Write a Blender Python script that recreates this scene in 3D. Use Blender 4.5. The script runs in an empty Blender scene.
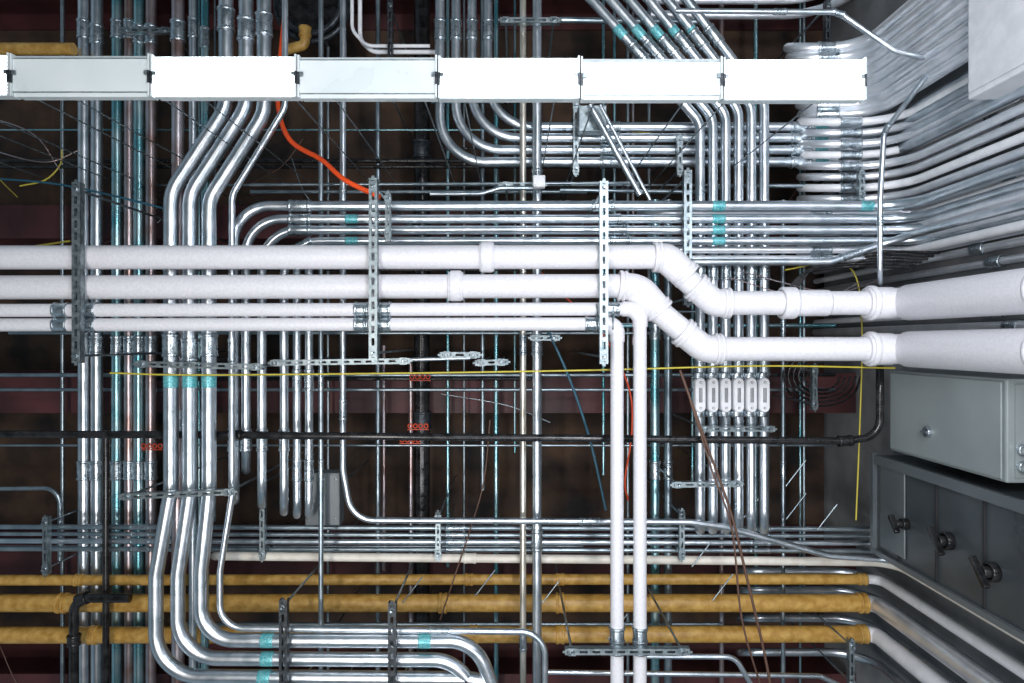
import bpy, math, random
from mathutils import Vector, Matrix
random.seed(7)
F=682.67; CZ=1.5
def P(px,py,d): return Vector((-(px-512)*d/F,(341.5-py)*d/F,CZ+d))
def S(px,d): return px*d/F
CEIL=4.55; WX=2.08
# ---------------------------------------------------------------- materials
def mat(name,c1,c2=None,metal=0.0,rough=0.5,scale=12,rvar=0.1,bump=0.0,detail=4,emit=None,es=0):
    m=bpy.data.materials.new(name); m.use_nodes=True; nt=m.node_tree; n=nt.nodes; l=nt.links
    b=n['Principled BSDF']; c2=c2 or c1
    tc=n.new('ShaderNodeTexCoord')
    nz=n.new('ShaderNodeTexNoise'); nz.inputs['Scale'].default_value=scale; nz.inputs['Detail'].default_value=detail
    l.new(tc.outputs['Object'],nz.inputs['Vector'])
    cr=n.new('ShaderNodeValToRGB'); cr.color_ramp.elements[0].position=.35; cr.color_ramp.elements[1].position=.65
    cr.color_ramp.elements[0].color=(*c1,1); cr.color_ramp.elements[1].color=(*c2,1)
    l.new(nz.outputs['Fac'],cr.inputs[0]); l.new(cr.outputs[0],b.inputs['Base Color'])
    mr=n.new('ShaderNodeMapRange'); mr.inputs['To Min'].default_value=max(.03,rough-rvar); mr.inputs['To Max'].default_value=rough+rvar
    l.new(nz.outputs['Fac'],mr.inputs['Value']); l.new(mr.outputs[0],b.inputs['Roughness'])
    b.inputs['Metallic'].default_value=metal
    if bump:
        bp=n.new('ShaderNodeBump'); bp.inputs['Strength'].default_value=bump; bp.inputs['Distance'].default_value=.004
        l.new(nz.outputs['Fac'],bp.inputs['Height']); l.new(bp.outputs[0],b.inputs['Normal'])
    if emit:
        b.inputs['Emission Color'].default_value=(*emit,1); b.inputs['Emission Strength'].default_value=es
    return m
M={}
M['galv']=mat('galvanized_steel',(.47,.54,.59),(.67,.71,.76),.95,.30,14,.06)
M['galvw']=mat('bright_zinc_steel',(.70,.74,.79),(.84,.86,.90),.75,.36,14,.06)
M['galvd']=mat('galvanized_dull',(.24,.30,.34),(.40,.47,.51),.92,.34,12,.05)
M['galvt']=mat('galvanized_teal_reflection',(.12,.38,.44),(.46,.62,.65),.93,.28,5,.05)  # teal reflection on the steel, put into its base colour
M['galvb']=mat('galvanized_brown_reflection',(.33,.22,.20),(.52,.49,.53),.9,.30,6,.05)  # steel with a brownish reflection painted into the colour
M['coup']=mat('coupling_steel',(.34,.40,.44),(.54,.60,.64),.93,.28,40,.05)
M['white']=mat('white_insulation_jacket',(.60,.60,.635),(.67,.67,.705),0,.40,90,.04,bump=.08,detail=6)
M['whitep']=mat('white_paint',(.62,.64,.67),(.72,.73,.76),0,.35,18)
M['tan']=mat('tan_painted_pipe',(.34,.18,.03),(.52,.32,.085),0,.42,26,bump=.3,detail=6)
M['cream']=mat('cream_pipe',(.60,.56,.49),(.72,.69,.62),0,.4,14)
M['warmg']=mat('warm_galvanized_steel',(.62,.57,.48),(.78,.75,.68),.85,.3,8)
M['black']=mat('black_iron',(.008,.008,.009),(.03,.03,.032),.3,.22,20)
M['maroon']=mat('maroon_primer_steel',(.034,.008,.010),(.090,.022,.024),.0,.6,3)
M['deck']=mat('dark_ceiling_deck',(.008,.006,.006),(.080,.045,.027),0,.85,3.5,bump=.5,detail=8)
M['teal']=mat('teal_print',(.01,.30,.34),(.25,.52,.55),.3,.35,140)
M['orange']=mat('orange_jacket',(.80,.08,.01),None,0,.4)
M['orangem']=mat('orange_paint_marking',(.50,.045,.008),None,0,.5)
M['yellow']=mat('yellow_jacket',(.45,.38,.04),None,0,.4)
M['blue']=mat('blue_jacket',(.01,.07,.11),None,0,.4)
M['brownw']=mat('brown_jacket',(.09,.045,.03),None,0,.5)
M['wall']=mat('painted_block_wall',(.17,.18,.19),(.26,.27,.28),0,.8,5,bump=.2)
M['floor']=mat('concrete_floor',(.26,.26,.26),(.36,.36,.35),0,.6,2)
M['cab']=mat('grey_cabinet_enamel',(.205,.235,.24),(.255,.29,.295),.1,.36,3)
M['cabd']=mat('dark_grey_cabinet_enamel',(.034,.042,.049),(.056,.068,.076),.2,.3,3)
M['cabe']=mat('cabinet_trim_enamel',(.085,.10,.11),(.12,.14,.15),.2,.35,3)
M['seam']=mat('dark_seam_strip',(.01,.01,.012),None,0,.7)  # near-black strips marking the cabinet seams
M['strut']=mat('strut_steel',(.15,.19,.21),(.29,.34,.36),.8,.38,50)
M['strutd']=mat('strut_dark',(.02,.025,.03),(.06,.07,.08),.6,.4,50)
M['lens']=mat('lamp_lens',(.9,.95,.95),None,0,.3,emit=(.90,.97,1.0),es=20)
M['cover']=mat('lamp_cover_enamel',(.50,.56,.575),(.57,.62,.635),0,.3,4)
# ---------------------------------------------------------------- mesh builder
class B:
    def __init__(s): s.v=[];s.f=[];s.m=[];s.sm=[];s.ml=[]
    def mi(s,k):
        if k not in s.ml: s.ml.append(k)
        return s.ml.index(k)
    def add(s,vs,fs,k,sm=False):
        o=len(s.v); s.v+= [tuple(x) for x in vs]; i=s.mi(k)
        for f in fs: s.f.append([o+a for a in f]); s.m.append(i); s.sm.append(sm)
    def tube(s,pts,r,k,bend=0,n=14,cap=True,path=False):
        pts=[Vector(p) for p in pts]; out=[pts[0]]
        for i in range(1,len(pts)-1):
            a,b,c=pts[i-1],pts[i],pts[i+1]; u=(a-b);w=(c-b); lu,lw=u.length,w.length; u.normalize();w.normalize()
            ang=math.pi-u.angle(w)
            if ang<.02 or bend<=0: out.append(b); continue
            t=min(bend*math.tan(ang/2),lu*.49,lw*.49); R=t/math.tan(ang/2)
            bis=(u+w).normalized(); cen=b+bis*(R/math.cos(ang/2))
            p0=b+u*t; p1=b+w*t; st=max(3,int(ang/.10))
            v0=p0-cen; v1=p1-cen; ax=v0.cross(v1).normalized()
            for q in range(st+1): out.append(cen+Matrix.Rotation(ang*q/st,3,ax)@v0)
        out.append(pts[-1])
        pp=[out[0]]
        for p in out[1:]:
            if (p-pp[-1]).length>1e-5: pp.append(p)
        if path: return pp
        t0=(pp[1]-pp[0]).normalized(); nrm=t0.orthogonal().normalized(); vs=[];fs=[];prev=t0
        for i,p in enumerate(pp):
            if i==0:t=t0
            elif i==len(pp)-1:t=(pp[i]-pp[i-1]).normalized()
            else:t=((pp[i]-pp[i-1]).normalized()+(pp[i+1]-pp[i]).normalized()).normalized()
            q=prev.rotation_difference(t); nrm=(q@nrm); nrm=(nrm-t*nrm.dot(t)).normalized(); prev=t; bn=t.cross(nrm)
            for j in range(n):
                a=2*math.pi*j/n; vs.append(p+(nrm*math.cos(a)+bn*math.sin(a))*r)
        for i in range(len(pp)-1):
            for j in range(n):
                a=i*n+j;b=i*n+(j+1)%n; fs.append([a,b,b+n,a+n])
        s.add(vs,fs,k,True)
        if cap:
            o=(len(pp)-1)*n
            s.add(vs[:n],[list(range(n))[::-1]],k); s.add(vs[o:o+n],[list(range(n))],k)
    def sleeve(s,c,dr,L,r,k,n=18):
        c=Vector(c); dr=Vector(dr).normalized(); e=min(L*.12,.006)
        prof=[(-L/2,.8*r),(-L/2,r*.97),(-L/2+e,r),(L/2-e,r),(L/2,r*.97),(L/2,.8*r)]
        a1=dr.orthogonal().normalized(); a2=dr.cross(a1); vs=[];fs=[]
        for t,rr in prof:
            for j in range(n):
                a=2*math.pi*j/n; vs.append(c+dr*t+(a1*math.cos(a)+a2*math.sin(a))*rr)
        for i in range(len(prof)-1):
            for j in range(n):
                a=i*n+j;b=i*n+(j+1)%n; fs.append([a,b,b+n,a+n])
        s.add(vs,fs,k,True)
    def box(s,c,h,k,ax=None,bev=0):
        c=Vector(c); ax=ax or (Vector((1,0,0)),Vector((0,1,0)),Vector((0,0,1)))
        if bev<=0:
            vs=[c+ax[0]*h[0]*i+ax[1]*h[1]*j+ax[2]*h[2]*l for l in(-1,1) for j in(-1,1) for i in(-1,1)]
            s.add(vs,[[0,2,3,1],[4,5,7,6],[0,1,5,4],[2,6,7,3],[0,4,6,2],[1,3,7,5]],k)
        else:
            import bmesh
            bm=bmesh.new(); bmesh.ops.create_cube(bm,size=2)
            for v in bm.verts: v.co=Vector((v.co.x*h[0],v.co.y*h[1],v.co.z*h[2]))
            bmesh.ops.bevel(bm,geom=bm.edges[:],offset=bev,segments=2,affect='EDGES',profile=.5)
            bm.verts.index_update()
            s.add([c+ax[0]*v.co.x+ax[1]*v.co.y+ax[2]*v.co.z for v in bm.verts],[[v.index for v in f.verts] for f in bm.faces],k); bm.free()
    def strut(s,p0,p1,k='strut',w=.036,h=.03):
        p0=Vector(p0);p1=Vector(p1);a=(p1-p0);L=a.length;a.normalize();up=Vector((0,0,1));b=a.cross(up).normalized()
        ax=(a,b,up);mid=(p0+p1)/2; t=.003; sl=w*.36
        for sg in(-1,1):
            s.box(mid+b*sg*(w/2-t/2)+up*h/2,(L/2,t/2,h/2),k,ax)
            s.box(mid+b*sg*(w/2+sl/2)/2,(L/2,(w/2-sl/2)/2,t/2),k,ax)
            s.box(mid+b*sg*(w/2-.004)+up*h,(L/2,.004,t/2),k,ax)
        nn=max(1,int(L/.05))
        for i in range(nn+1): s.box(p0+a*(L*i/nn),(.010,sl/2,t/2),k,ax)
    def make(s,name):
        me=bpy.data.meshes.new(name); me.from_pydata(s.v,[],s.f)
        for k in s.ml: me.materials.append(M[k])
        me.polygons.foreach_set('material_index',s.m); me.polygons.foreach_set('use_smooth',s.sm); me.update()
        o=bpy.data.objects.new(name,me); bpy.context.scene.collection.objects.link(o); return o
def addrun(b,pts,d,r,k,bend=30,coup=(),bands=(),drop=None,ck='coup',cl=.09,cr=1.16,n=14):
    W=[P(p[0],p[1],p[2] if len(p)>2 else d) for p in pts]
    if drop is not None: W.append(Vector((W[-1].x,W[-1].y,drop)))
    R=S(r,d); b.tube(W,R,k,S(bend,d),n)
    path=b.tube(W,R,k,S(bend,d),path=True)
    def near(c):
        c=P(c[0],c[1],c[2] if len(c)>2 else d); best=None
        for i in range(len(path)-1):
            u=path[i+1]-path[i]; t=max(0,min(1,(c-path[i]).dot(u)/u.length_squared)); q=path[i]+u*t
            dd=(q-c).length
            if best is None or dd<best[0]: best=(dd,q,u.normalized())
        return best[1],best[2]
    for c in coup:
        q,u=near(c); b.sleeve(q,u,cl,R*cr,ck)
        b.sleeve(q-u*cl*.5,u,.014,R*cr*1.08,ck); b.sleeve(q+u*cl*.5,u,.014,R*cr*1.08,ck)
    for c in bands:
        q,u=near(c); b.sleeve(q,u,S(c[3] if len(c)>3 else 13,d),R*1.03,'teal')
def run(name,*a,**k):
    b=B(); addrun(b,*a,**k); return b.make(name)
def wire(name,pts,d,r,k,n=6):
    W=[P(p[0],p[1],p[2] if len(p)>2 else d) for p in pts]; W=[W[0]*2-W[1]]+W+[W[-1]*2-W[-2]]; out=[]
    for i in range(1,len(W)-2):
        for q in range(8):
            t=q/8;a,b_,c,e=W[i-1:i+3]
            out.append(.5*((2*b_)+(c-a)*t+(2*a-5*b_+4*c-e)*t*t+(3*b_-a-3*c+e)*t**3))
    out.append(W[-2]); b=B(); b.tube(out,r,k,0,n); return b.make(name)
# ---------------------------------------------------------------- shell
def slab(name,c,h,k):
    b=B(); b.box(c,h,k); return b.make(name)
slab('ceiling',(0,0,CZ+CEIL+.1),(6,6,.1),'deck')
slab('floor',(0,0,-.1),(6,6,.1),'floor')
slab('wall_right',(-WX-.1,0,(CZ+CEIL)/2),(.1,6,(CZ+CEIL)/2),'wall')
def ibeam(name,p0,p1,w,h,k='maroon'):
    b=B(); p0=Vector(p0);p1=Vector(p1);a=(p1-p0);L=a.length;a.normalize();up=Vector((0,0,1));bb=a.cross(up);ax=(a,bb,up);m=(p0+p1)/2
    b.box(m,(L/2,w/2,.008),k,ax); b.box(m+up*h/2,(L/2,.006,h/2),k,ax); b.box(m+up*(h-.009),(L/2,w/2,.008),k,ax); return b.make(name)
for py,w in((-20,.22),(222,.2),(393,.24),(560,.2),(690,.2)):
    d=4.12; y=(341.5-py)*d/F; ibeam('red_steel_beam',(-WX+.01,y,CZ+d),(5.5,y,CZ+d),w,CEIL-d)
# ---------------------------------------------------------------- lamps (continuous row)
LD=2.3
segs=[(-275,-130,0),(-130,12,1),(12,152,0),(152,298,1),(298,438,0),(438,580,1),(580,722,0),(722,865,1)]
for i,(a,c,lit) in enumerate(segs):
    b=B(); y=76+ i*.75-1.5
    p=(P(a,y,LD)+P(c,y,LD))/2; hx=S(c-a,LD)/2-.003; hw=S(20.5,LD)
    b.box(p+Vector((0,0,.035)),(hx,hw*.92,.022),'cover',bev=.005)
    if lit:
        b.box(p+Vector((0,0,.008)),(hx,hw,.010),'cover',bev=.004)
        b.box(p+Vector((0,0,.0)),(hx-.008,hw*.92,.012),'lens',bev=.010)
    else:
        x0=hx-.002
        prof=[(-hw,.016),(-hw,.004),(-hw*.8,-.006),(hw*.8,-.006),(hw,.004),(hw,.016)]
        vs=[p+Vector((sx*x0,q[0],q[1])) for sx in(-1,1) for q in prof]
        b.add(vs,[[j,j+1,j+7,j+6] for j in range(5)]+[[0,6,11,5],[5,4,3,2,1,0],[6,7,8,9,10,11]],'cover')
        for sy in(-1,1): b.box(p+Vector((0,sy*hw*.82,-.006)),(x0,.0015,.0015),'strut')
    for sx in(-1,1):
        e=p+Vector((sx*(hx-.002),0,0)); b.box(e+Vector((0,0,.006)),(.003,hw*1.03,.020),'cover')
        b.box(e+Vector((0,-hw*.1,-.013)),(.004,hw*.30,.003),'strutd')
        b.box(e+Vector((-sx*.008,hw*.1,-.012)),(.007,hw*.10,.003),'strut')
    for q in (-.7,.7): b.tube([p+Vector((q*hx,0,.055)),Vector((p.x+q*hx,p.y,CZ+CEIL-.002))],.003,'strut',0,6)
    b.make('fluorescent_light_fixture')
# ---------------------------------------------------------------- big white pipes
def white_run(pts,d,r,bend,rings,drop=None,elb=(),cl=.05,ck='white',extra=()):
    b=B(); addrun(b,pts,d,r,'white',bend,coup=rings,drop=drop,ck=ck,cl=cl,cr=1.12,n=32)
    for e in elb: addrun(b,e,d,r*1.15,'white',bend,n=32,coup=(e[0],e[-1]),ck='white',cl=.02,cr=1.05)
    for e in extra: 
        b.sleeve(P(*e[:3]),(1,0,0),S(e[3],d),S(e[4],d),'white',32)
    return b
DW=3.0
def wallsleeve(b,y):   # elbow and thicker jacket on the riser down the wall
    q=P(896,y,DW)+Vector((-.035,0,0))
    b.tube([q+Vector((.17,0,0)),q,q+Vector((0,0,-.17))],.066,'white',.075,36)
    for z0,z1 in((.045,.80),(.803,1.6),(1.603,3.0),(3.003,4.48)):
        b.tube([q+Vector((0,0,-z0)),q+Vector((0,0,-z1))],.078,'white',0,40)
    for z in(.8,1.6,3.0): b.sleeve(q+Vector((0,0,-z)),(0,0,1),.02,.0795,'white',40)
b=white_run([(-700,258),(660,257),(714,303),(886,303)],DW,12,26,[(487,257)],elb=[[(657,257.0),(668,257.3),(685,274)],[(697,288),(714,303),(726,303)]],
   extra=[(487,257,DW,12,15.5),(788,303,DW,14,16),(808,303,DW,40,13.2),(871,303,DW,6,17.5),(881,303,DW,22,16)])
wallsleeve(b,303); b.make('insulated_water_pipe')
b=white_run([(-700,289),(628,286),(704,349),(886,349)],DW,12,26,[(456,286)],elb=[[(622,286.1),(640,288),(658,309)],[(684,333),(704,349),(718,349)]],
   extra=[(456,286,DW,11,15.5),(871,349,DW,6,17.5),(881,349,DW,22,16)])
wallsleeve(b,349); b.make('insulated_water_pipe')
for pts in([(-700,312),(640,309),(640,1300)],[(-700,326),(617,324),(617,1300)]):
    b=B(); D=2.983
    addrun(b,pts,D,6.6,'white',16,n=24)
    for x in(62,90,362,384,592): 
        if pts[0][1]==312 and x==592: x=612
        yy=pts[0][1]+(pts[1][1]-pts[0][1])*(x+700)/1340
        b.sleeve(P(x,yy,D),(1,0,0),S(12,D),S(7.4,D),'coup'); b.sleeve(P(x-6,yy,D),(1,0,0),.01,S(8,D),'coup');b.sleeve(P(x+6,yy,D),(1,0,0),.01,S(8,D),'coup')
    x=pts[1][0]
    for y in(640,): 
        b.sleeve(P(x,y,D),(0,1,0),S(24,D),S(7.2,D),'coup');b.sleeve(P(x,y-12,D),(0,1,0),.012,S(8.2,D),'coup');b.sleeve(P(x,y+12,D),(0,1,0),.012,S(8.2,D),'coup');b.sleeve(P(x,y+1,D),(0,1,0),.012,S(8,D),'coup')
    c=pts[1]; addrun(b,[(c[0]-18,c[1]),(c[0],c[1]),(c[0],c[1]+18)],D,7.6,'white',14,n=24)
    b.make('white_drain_pipe')
# ---------------------------------------------------------------- struts
def trapeze(pa,pb,d,rods=True,k='strut',w=.036):
    b=B(); A=P(pa[0],pa[1],d); C=P(pb[0],pb[1],d); b.strut(A,C,k,w=w)
    u=(C-A).normalized()
    if rods:
        for q in(A+u*.03,C-u*.03):
            b.tube([q+Vector((0,0,-.025)),Vector((q.x,q.y,CZ+CEIL-.002))],.0055,'galvd',0,6)
            b.sleeve(q+Vector((0,0,-.006)),(0,0,1),.010,.011,'coup',6); b.box(q+Vector((0,0,.0)),(.016,.016,.003),k)
    return b
for x,a,c in((76,182,363),(373,178,360),(604,181,364)):
    b=trapeze((x,a),(x,c),2.90)
    for yy,rr,dd in((311,7.4,2.983),(325,7.4,2.983)):
        q=P(x,yy,dd)
        for sx in(-1,1):
            b.sleeve(q+Vector((sx*.035,0,0)),(1,0,0),.008,S(8.2,dd),'strut')
    b.make('strut_trapeze_hanger')
for (pa,pb,d) in (((688,170),(688,305),3.13),((388,192),(388,240),3.14),((862,170),(862,200),3.3),((576,100),(576,175),3.48),((680,135),(680,175),3.48),
                  ((120,497),(235,492),3.01),((672,485),(742,484),3.3),((700,429),(775,429),3.33),((530,338),(560,338),3.3),
                  ((283,600),(283,720),3.02),((392,603),(392,720),3.02),((45,517),(45,575),3.5),((438,512),(438,560),3.45),((682,510),(682,560),3.45),((270,363),(410,361),3.12),
                  ((440,355),(480,355),3.1),((475,363),(508,362),3.15),((135,364),(262,367),3.01),((565,652),(690,652),2.9),((852,640),(852,690),3.4),
                  ((500,185),(545,185),3.3),((815,365),(815,410),3.55),((262,478),(262,560),3.48),
                  ((390,0),(390,100),3.6),((500,20),(560,20),3.35),((120,30),(170,30),3.6),((828,0),(828,120),3.6)):
    dark='strutd' if pa[0] in(283,392,390,828) else 'strut'
    trapeze(pa,pb,d,k=dark,w=.036 if pa[0] in(688,283,392) else .026).make('strut_channel_hanger')
# ---------------------------------------------------------------- three big sweeping conduits (left)
D=3.1
run('large_steel_conduit',[(226,-500),(226,108),(171,192),(171,490),(156,575),(156,676),(490,679),(540,760)],D,7,'galv',44,coup=[(171,345),(226,20)],bands=[(171,381),(265,678)],n=20)
run('large_steel_conduit',[(246,-500),(246,108),(190,194),(190,492),(178,575),(178,658),(460,660),(500,760)],D,7,'galv',40,coup=[(190,350),(246,30)],bands=[(190,381),(268,659)],n=20)
run('large_steel_conduit',[(264,-500),(264,114),(209,200),(209,492),(201,572),(201,640),(475,641),(520,760)],D,7,'galv',38,coup=[(209,345),(264,25)],bands=[(209,381),(268,641),(425,641)],n=20)
run('steel_conduit',[(285,-500),(285,108),(232,195),(232,495),(220,572),(220,628),(545,632),(545,760)],D,3.2,'galv',24,coup=[(232,350),(440,632)])
b=B()
for x,r,k in((178,6,'galvb'),(193,4,'galv'),(205,4,'galvt')):
    addrun(b,[(x,-500),(x,1100)],3.45,r,k,coup=[(x,25+random.random()*20),(x,420)])
b.make('steel_conduit_bundle')
# ---------------------------------------------------------------- left vertical bank
b=B()
for x,r,k in((84,5.5,'galv'),(97,5.5,'galv'),(117,5,'galvt'),(129,4.5,'galvb'),(139,5,'galvt'),(151,5,'galvb')):
    addrun(b,[(x,-600),(x,1200)],3.76,r,k,coup=[(x,30+5*(x%3)),(x,345),(x,470)],bands=[])
b.make('steel_conduit_bundle')
# ---------------------------------------------------------------- bank H1
b=B(); D=3.22
for (y,xl,r,xr,ye) in((206,234,5.2,907,500),(219,246,4.6,914,470),(230,262,4.6,920,505),(241,284,4.2,924,512)):
    addrun(b,[(xl,ye,4.1),(xl,ye),(xl,y),(xr,y)],D,r,'galv',36,coup=[(500+y/2,y),(300,y),(xl,440)],bands=[(718,y,D,13),(866,y) if y<215 else (352,y)] if y!=230 else [(718,y,D,13)],drop=0.2,n=16)
b.make('steel_conduit_bundle')
b=B()
for (y,xl,r,xr) in((250,640,3.6,928),(259,560,3.6,932),(213,640,3.5,925)):
    addrun(b,[(xl,y,4.1),(xl,y),(xr,y)],D+.06,r,'galvw',30,coup=[(820,y)],drop=.2)
addrun(b,[(680,262),(830,262),(900,238)],3.12,3.6,'galv',30,coup=[(850,255)],drop=.2)
b.make('steel_conduit_bundle')
b=B()
for x in(297,309,321): addrun(b,[(x,1100),(x,-300)] if x==321 else [(x,515,4.1),(x,515),(x,247),(620,247)],3.3+.06*(x==321),4 if x<320 else 2.5,'galv' if x<320 else 'galvd',20,coup=[(x,380),(x,470)])
b.make('steel_conduit_bundle')
# ---------------------------------------------------------------- U-sweep bank
b=B(); D=3.55
for x,y,r in((440,162,5),(456,150,4.8),(472,138,4.8),(488,127,4.6)):
    addrun(b,[(x,-500),(x,y),(876+ (x-440)*.1,y)],D,r,'galv',46,coup=[(x,30),(610,y),(800,y)],bands=[(820,y)],drop=.2)
b.make('steel_conduit_bundle')
# ---------------------------------------------------------------- diagonal bank
b=B(); D=3.42
for i in range(6):
    x=700+12.8*i
    addrun(b,[(592+19*i-330,-360),(592+19*i,0),(x,122+ -4*i),(x,530),(x,530,4.1)],D,4.9,'galv',26,coup=[(x,365),(x,270),(640+15*i,50-3*i)],n=16,bands=[(600+19*i+25,28)])
b.make('steel_conduit_bundle')
for i in range(6):
    x=700+12.8*i; b=B(); c=P(x,395,D-.04)
    hl=S(12,D); R=S(5.4,D)
    vs=[];n=12
    for z,s_ in((.03,1),(-.004,1),(-.012,.85)):
        for j in range(2*n):
            a=math.pi*j/(n-1) if j<n else math.pi+math.pi*(j-n)/(n-1)
            yy=hl if j<n else -hl
            vs.append(c+Vector((math.cos(a)*R*s_,yy+math.sin(a)*R*s_,z)))
    N=2*n; fs=[[q*N+j,q*N+(j+1)%N,(q+1)*N+(j+1)%N,(q+1)*N+j] for q in range(2) for j in range(N)]+[[2*N+j for j in range(N)]]
    b.add(vs,fs,'whitep')
    for q in(-1,1): b.sleeve(c+Vector((0,q*(hl+.003),-.013)),(0,0,1),.006,.006,'strutd',8)
    for q in(-1,0,1): b.box(c+Vector((.006*q,0,-.0135)),(.0015,hl*.6,.001),'strutd')
    for q in(-1,1): b.sleeve(c+Vector((0,q*(hl+R+.008),.03)),(0,1,0),.03,R*1.05,'coup')
    b.make('conduit_body_fitting')
# ---------------------------------------------------------------- centre verticals
b=B()
addrun(b,[(523,-500),(523,1100)],3.44,3.3,'warmg',coup=[(523,345),(523,640),(523,90)])
addrun(b,[(537,-500),(537,1100)],3.44,4.8,'galv',coup=[(537,345),(537,540),(537,180)])
b.make('steel_conduit_bundle')
run('steel_conduit',[(343,-500),(343,470),(352,520),(690,522),(725,527),(830,556),(900,560)],3.36,3.2,'galv',26,coup=[(343,200),(343,410),(590,522)],drop=.3)
run('steel_conduit',[(378,-500),(378,1100)],3.9,2.4,'galvd')
run('standpipe',[(422,-500),(422,1100)],4.05,8,'black',coup=[(422,150),(422,420)],ck='strutd')
b=B()
for x,r,k in((655,4.5,'galvt'),(668,4,'galvd'),(783,2.2,'galvd')): addrun(b,[(x,200),(x,1100)],3.75,r,k,coup=[(x,330),(x,470)])
b.make('steel_conduit_bundle')
# ---------------------------------------------------------------- black pipe
b=B(); D=3.165
addrun(b,[(-700,432),(235,435),(845,441),(880,436),(880,368),(880,368,3.4)],D,3.8,'black',24,coup=[(235,435),(845,441)],ck='black',cl=.05,cr=1.4,n=16)
b.make('black_iron_pipe')
run('black_iron_pipe',[(130,598,3.5),(74,598,3.5),(74,1100,3.5)],3.5,4.5,'black',14,coup=[(82,598),(74,640)],ck='black',cl=.04,cr=1.35)
run('black_iron_pipe',[(106,430,3.55),(106,1100,3.55)],3.55,3.2,'black',14)
# ---------------------------------------------------------------- lower horizontals & tan pipes
b=B(); D=3.58
for y,r in((527,2.6),(534,2.2),(541,2.8),(549,2.4)):
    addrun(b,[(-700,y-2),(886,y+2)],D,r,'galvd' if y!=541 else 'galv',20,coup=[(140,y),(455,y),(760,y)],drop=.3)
b.make('steel_conduit_bundle')
run('cream_water_pipe',[(215,556,4.1),(215,556),(893,562)],3.52,4.2,'cream',24,coup=[(470,558),(640,560)],ck='cream',cl=.05,drop=.1)
for y0,y,r in((581,579,5.2),(603,603,8.6),(636,634,8)):
    b=B(); D=3.66
    addrun(b,[(-700,y0),(862,y)],D,r,'tan',0,n=20,coup=[(60+y%40,y0),(440+y%50,(y0+y)/2),(560,y)],ck='tan',cl=.03,cr=1.08)
    addrun(b,[(856,y),(872+ (3 if r>6 else 8),y)],D,r*.94,'galvw' if r>8.2 else 'whitep',26,n=20,coup=[(862,y)],ck='tan',cl=.03,cr=1.15,drop=.05)
    b.make('tan_fire_main_pipe')
b=B()
for y in(571,590,618,652): addrun(b,[(740,y,4.1),(740,y,3.85),(866,y,3.85)],3.85,4,'galv',40,n=14,drop=.1)
b.make('conduit_riser_bundle')
run('tan_fire_main_pipe',[(-500,48),(74,49)],3.7,6,'tan',0,n=18)
run('brass_tee_pipe',[(305,30),(305,45),(285,50)],3.7,5,'tan',6,coup=[(305,32)],ck='tan',cl=.04)
# ---------------------------------------------------------------- right wall conduit risers
def dropz(y,d): 
    return CZ+2.6 if (341.5-y)*d/F>.9 else .2
b=B()
for i in range(8):
    y=48+i*9.5; d=3.46
    addrun(b,[(788+i*2,y,4.1),(788+i*2,y,d),(860+i*1.8,y,d)],d,5,'galvw',60,drop=dropz(y,d),coup=[(828,y,d)],n=16)
b.make('conduit_riser_bundle')
b=B()
for i in range(13):
    y=122+i*11; d=3.38+.03*(i%2)
    addrun(b,[(800,y,4.1),(800,y,d),(896,y,d)],d,3.9,'whitep' if i%3==0 else 'galvw',44,drop=dropz(y,d),coup=[(850,y,d)])
b.make('conduit_riser_bundle')
b=B()
for i in range(16):
    y=.06+.068*i; z0=CZ+2.6 if y>.9 else .2
    b.tube([(-2.02,y,CZ+CEIL-.01),(-2.02,y,z0)],.017 if i%3 else .024,'whitep' if i%4==1 else 'galvw',0,12)
    b.sleeve((-2.02,y,CZ+2.75+.1*(i%3)),(0,0,1),.08,.026,'coup')
b.make('conduit_riser_bundle')
b=B()
for i in range(6):
    y=-60+i*15; addrun(b,[(650,y,3.9),(832,y,3.9)],3.9,4.2,'galvw',50,drop=CZ+2.6)
b.make('conduit_riser_bundle')
run('small_steel_conduit',[(676,11),(838,12),(896,52),(925,58),(925,58,3.2)],2.95,2.7,'galv',26,coup=[(838,14),(780,12)],cl=.04)
run('small_steel_conduit',[(925,66,3.2),(925,78),(884,132),(880,200),(880,284),(880,284,3.6)],2.95,2.6,'galv',22,coup=[(880,220),(886,130)],cl=.04)
b2=B()
for pts,d,r,k in(([(545,672),(820,676),(870,700)],3.4,2.5,'galv'),([(640,656),(735,657),(760,700)],3.0,2.6,'galv'),([(-100,490),(60,488),(60,560)],3.7,2.2,'galvd'),
   ([(360,0),(360,40),(372,52),(440,52)],3.7,2.2,'whitep'),([(352,-50),(352,30),(366,46),(430,46)],3.66,1.8,'whitep'),
   ([(590,105),(640,195)],3.3,3.2,'galv'),([(600,105),(650,200)],3.3,1.8,'galv'),([(250,185),(640,183)],3.5,1.6,'galvd'),([(560,190),(700,192),(730,186),(890,186)],3.5,2,'galvd'),
   ([(396,360),(470,358)],3.3,2,'galv'),([(560,20),(700,22)],3.7,3,'galvd'),([(430,194),(480,194),(500,188),(540,188)],3.3,2,'galv')):
    addrun(b2,pts,d,r,k,16)
b2.make('thin_conduit_group')
b=B()
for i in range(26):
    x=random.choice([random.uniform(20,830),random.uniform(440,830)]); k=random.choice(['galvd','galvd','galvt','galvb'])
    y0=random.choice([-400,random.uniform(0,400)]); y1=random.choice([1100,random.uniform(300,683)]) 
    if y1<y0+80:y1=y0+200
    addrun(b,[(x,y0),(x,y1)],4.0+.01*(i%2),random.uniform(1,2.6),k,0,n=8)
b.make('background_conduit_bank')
b=B()
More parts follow.
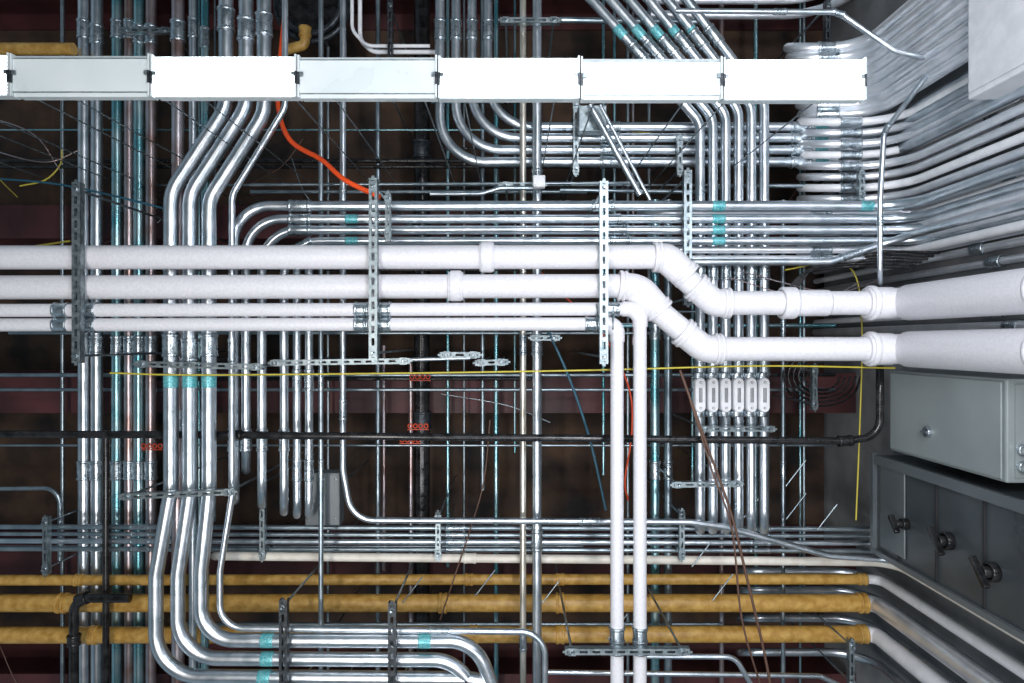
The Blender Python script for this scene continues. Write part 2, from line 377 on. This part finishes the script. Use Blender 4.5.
for i in range(22):
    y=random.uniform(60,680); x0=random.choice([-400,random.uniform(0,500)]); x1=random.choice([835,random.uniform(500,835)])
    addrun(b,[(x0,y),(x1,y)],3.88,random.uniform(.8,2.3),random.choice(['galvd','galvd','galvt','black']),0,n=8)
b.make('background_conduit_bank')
b=B()
c=P(312,5,3.8)
for R_,z in((.2,0),(.17,-.03),(.12,.02)):
    pts=[c+Vector((math.cos(a)*R_,math.sin(a)*R_,z)) for a in [2*math.pi*j/32 for j in range(33)]]
    b.tube(pts,.018,'strutd' if R_>.15 else 'galvd',0,8)
b.tube([c,Vector((c.x,c.y,CZ+CEIL-.01))],.15,'black',0,28)
b.make('round_duct_collar')
def jbox(name,px,py,d,w,h,t,k='strut',bev=.004,rise=True):
    b=B(); c=P(px,py,d); b.box(c,(S(w,d)/2,S(h,d)/2,t),k,bev=bev)
    b.box(c+Vector((0,0,-t-.002)),(S(w,d)/2*.92,S(h,d)/2*.92,.002),k)
    for sx in(-1,1): 
        for sy in(-1,1): b.sleeve(c+Vector((sx*S(w,d)*.38,sy*S(h,d)*.38,-t-.004)),(0,0,1),.004,.006,'coup',8)
    if rise: b.tube([c,Vector((c.x,c.y,CZ+CEIL-.01))],.008,'galvd',0,8)
    return b.make(name)
jbox('junction_box',325,497,3.5,34,52,.05,'cabe')
jbox('junction_box',592,120,3.4,28,26,.03,'strut')
jbox('junction_box',539,182,3.2,12,12,.02,'whitep')
# ---------------------------------------------------------------- cabinets on wall
FX=-1.76
def cabinet(y0,y1,d0,d1,k,fx=FX,bev=.006):
    b=B(); cx=(-WX+fx)/2; b.box((cx,(y0+y1)/2,CZ+(d0+d1)/2),((fx+WX)/2-.002,abs(y1-y0)/2,abs(d0-d1)/2),k,bev=bev)
    return b
def wy(py,px):
    dd=-FX*F/(px-512); return (341.5-py)*dd/F
y1=wy(370,890); y0=wy(450,890); dt=-FX*F/(890-512); db=-FX*F/(1006-512)
b=cabinet(y0,y1,db,dt,'cab')
b.box((FX+.004,(y0+y1)/2,CZ+(dt+db)/2),(.004,(y1-y0)/2-.012,(dt-db)/2-.015),'cab',bev=.003)
zc=CZ+(-FX*F/(931-512)); yc=wy(432,931)
b.sleeve((FX+.014,yc,zc),(1,0,0),.02,.022,'coup'); b.box((FX+.028,yc,zc),(.006,.005,.02),'strut')
b.box((-1.92,(y0+y1)/2,CZ+db-.003),(.13,(y1-y0)/2-.02,.003),'cab')
b.sleeve((-1.81,y0+.06,CZ+db-.014),(0,0,1),.02,.02,'coup');b.sleeve((-1.81,y0+.12,CZ+db-.014),(0,0,1),.02,.02,'coup')
b.make('disconnect_cabinet')
dt2=-FX*F/(874-512); Y1=wy(452,874); Y0=wy(552,874)
b=cabinet(Y0,Y1-.015,1.2,dt2,'cabd')
b.box((FX+.006,(Y0+Y1)/2,CZ+dt2-.012),(.012,(Y1-Y0)/2,.012),'cabe')
b.box((FX+.006,Y1-.03,CZ+(dt2+1.2)/2),(.010,.022,(dt2-1.2)/2),'cabe')
b.box((FX+.006,Y0+.012,CZ+(dt2+1.2)/2),(.010,.012,(dt2-1.2)/2),'cabe')
b.box((FX+.004,(Y0+Y1)/2,CZ+3.15),(.004,(Y1-Y0)/2-.05,.10),'cabe',bev=.003)
for px in(899,937,985):
    z=CZ+(-FX*F/(px-512)); b.box((FX+.003,(Y0+Y1)/2,z),(.004,(Y1-Y0)/2-.03,.003),'seam')
for px,py,s_ in((907,524,.7),(950,541,1),(995,572,1)):
    z=CZ+(-FX*F/(px-512)); yy=wy(py,px)
    b.sleeve((FX+.012,yy,z),(1,0,0),.03,.036*s_,'black',24); b.sleeve((FX+.035,yy,z),(1,0,0),.03,.022*s_,'black')
    a=Vector((0,.75,.66)).normalized(); b.box((FX+.058,yy,z),(.012,.010,.060*s_),'black',(Vector((1,0,0)),a.cross(Vector((1,0,0))),a),bev=.004)
b.make('motor_switch_cabinet')
dt3=-FX*F/(967-512); y=wy(100,967)
b=B(); b.box(((-WX+FX)/2,y+.45,CZ+(dt3+1.5)/2),((FX+WX)/2-.002,.45,(dt3-1.5)/2),'whitep',bev=.006)
b.box((FX+.004,y+.45,CZ+(dt3+1.5)/2),(.005,.43,(dt3-1.5)/2-.02),'whitep',bev=.003)
b.box((FX+.012,y+.1,CZ+2.0),(.008,.012,.04),'coup')
b.make('white_electrical_panel')
# ---------------------------------------------------------------- cables
wire('orange_cable',[(292,-60,3.5),(280,60,3.5),(278,105,3.4),(290,140,3.3),(322,160,3.2),(345,180,3.15),(380,197,3.12)],3.3,.012,'orange',8)
wire('orange_cable',[(520,250,3.35),(560,292,3.5),(600,330,3.5),(628,385,3.5),(632,430,3.5),(625,480,3.5),(628,500,3.56)],3.3,.005,'orangem',8)
wire('yellow_cable',[(110,373),(200,375),(420,373),(600,370),(760,366),(895,368)],3.05,.0042,'yellow')
wire('yellow_cable',[(20,186,3.4),(45,180,3.4),(60,165,3.4),(62,150,3.4)],3.4,.004,'yellow')
wire('yellow_cable',[(-60,255,3.4),(20,248,3.4),(70,241,3.4)],3.4,.005,'yellow')
wire('yellow_cable',[(785,270),(830,263),(855,275),(862,330),(860,420),(856,520)],3.35,.004,'yellow')
wire('blue_cable',[(-80,175),(40,182),(110,195),(170,210)],3.2,.005,'blue')
wire('blue_cable',[(548,330),(570,380),(590,440),(606,510)],3.3,.007,'blue')
wire('brown_cable',[(680,370),(705,440),(730,510),(745,570),(770,683),(775,760)],3.1,.007,'brownw')
wire('brown_cable',[(690,400),(712,470),(732,530),(742,620),(765,700)],3.1,.005,'brownw')
wire('brown_cable',[(490,420,3.5),(484,480,3.5),(470,530,3.48),(440,620,3.5)],3.5,.004,'brownw')
for i in range(14):
    x=random.uniform(-40,840); y=random.choice([random.uniform(90,240),random.uniform(340,680)])
    dx=random.uniform(-120,120); dy=random.uniform(-60,110); k=random.choice(['black','brownw','galvd','galvd','yellow','brownw'])
    wire('hanging_wire',[(x,y,3.8),(x+dx*.4,y+dy*.6,3.78),(x+dx,y+dy,3.82)],3.8,.003,k,5)
for i in range(10):
    x=random.uniform(380,860); y=random.uniform(470,680); run('brace_rod',[(x,y),(x+20,y-26)],3.45,.7,'galvd')
for i,(px,py,dx,dy) in enumerate([(0,150,80,0),(0,120,60,50),(770,288,90,-6),(775,280,110,-2)]):
    wire('hanging_wire',[(px-40,py-10,3.3),(px+dx*.5,py+12,3.3),(px+dx,py+dy,3.35)],3.3,.003,'galvb',5)
b=B()
for i in range(6):
    pts=[P(780+i*3,300-i*2,3.3),P(800+i*4,272-i*3,3.3),P(850+i*5,262-i*3+4,3.28),P(910+i*6,268-i*3,3.1)]
    b.tube(pts,.007,'black',.2,8)
b.make('black_cable_bundle')
for i in range(5):
    r0=14+i*4; wire('coiled_black_cable',[(822+r0*1.3*math.cos(a),376+r0*math.sin(a),3.7+.01*i) for a in [math.pi*j/5 for j in range(9)]],3.7,.006,'black')
for px,py,d in((420,377,3.83),(418,426,3.83),(410,440,3.83),(152,446,3.68)):
    b=B(); c=P(px,py,d)
    for j in range(4):
        q=c+Vector((.045-.03*j,0,0))
        ps=[q+Vector((math.cos(a)*.011,math.sin(a)*.012,0)) for a in [2*math.pi*t/10 for t in range(11)]]
        b.tube(ps,.004,'orangem',0,6)
    b.box(c+Vector((0,-.02,.0)),(.06,.002,.002),'orangem')
    b.make('orange_identification_tag')
# ---------------------------------------------------------------- lights
def area(n,loc,rot,sx,sy,e,col=(1,1,1)):
    l=bpy.data.lights.new(n,'AREA'); l.shape='RECTANGLE'; l.size=sx;l.size_y=sy;l.energy=e;l.color=col
    o=bpy.data.objects.new(n,l); o.location=loc;o.rotation_euler=rot;bpy.context.scene.collection.objects.link(o)
area('fill_light_a',(1.3,-.9,1.2),(math.pi,0,0),.3,3,64,(1,.95,.90))  # added fill, unseen below the camera, brightens the pipes from beneath
area('fill_light_b',(-1.0,1.0,1.2),(math.pi,0,0),3,.3,64,(.90,.94,1))  # second unseen upward fill, added for streaks along the conduits
area('fill_light_c',(-.3,-1.6,1.2),(math.pi,0,0),3,.3,54,(.94,.96,1))  # third added fill strip facing up, out of view
area('wall_wash_fill',(-.7,.9,1.5),(math.pi,math.radians(-28),0),.3,2.2,75,(.98,.97,1))  # wall-wash fill added to brighten the right-hand risers, no fixture there
w=bpy.data.worlds.new('w'); bpy.context.scene.world=w; w.use_nodes=True
w.node_tree.nodes['Background'].inputs[0].default_value=(.50,.68,.82,1); w.node_tree.nodes['Background'].inputs[1].default_value=.40
# ---------------------------------------------------------------- camera
c=bpy.data.cameras.new('cam'); c.lens=24; c.sensor_width=36; o=bpy.data.objects.new('camera',c)
o.location=(0,0,CZ); o.rotation_euler=(0,math.pi,0); c.clip_start=.05; bpy.context.scene.collection.objects.link(o); bpy.context.scene.camera=o
bpy.context.scene.view_settings.view_transform='Standard'
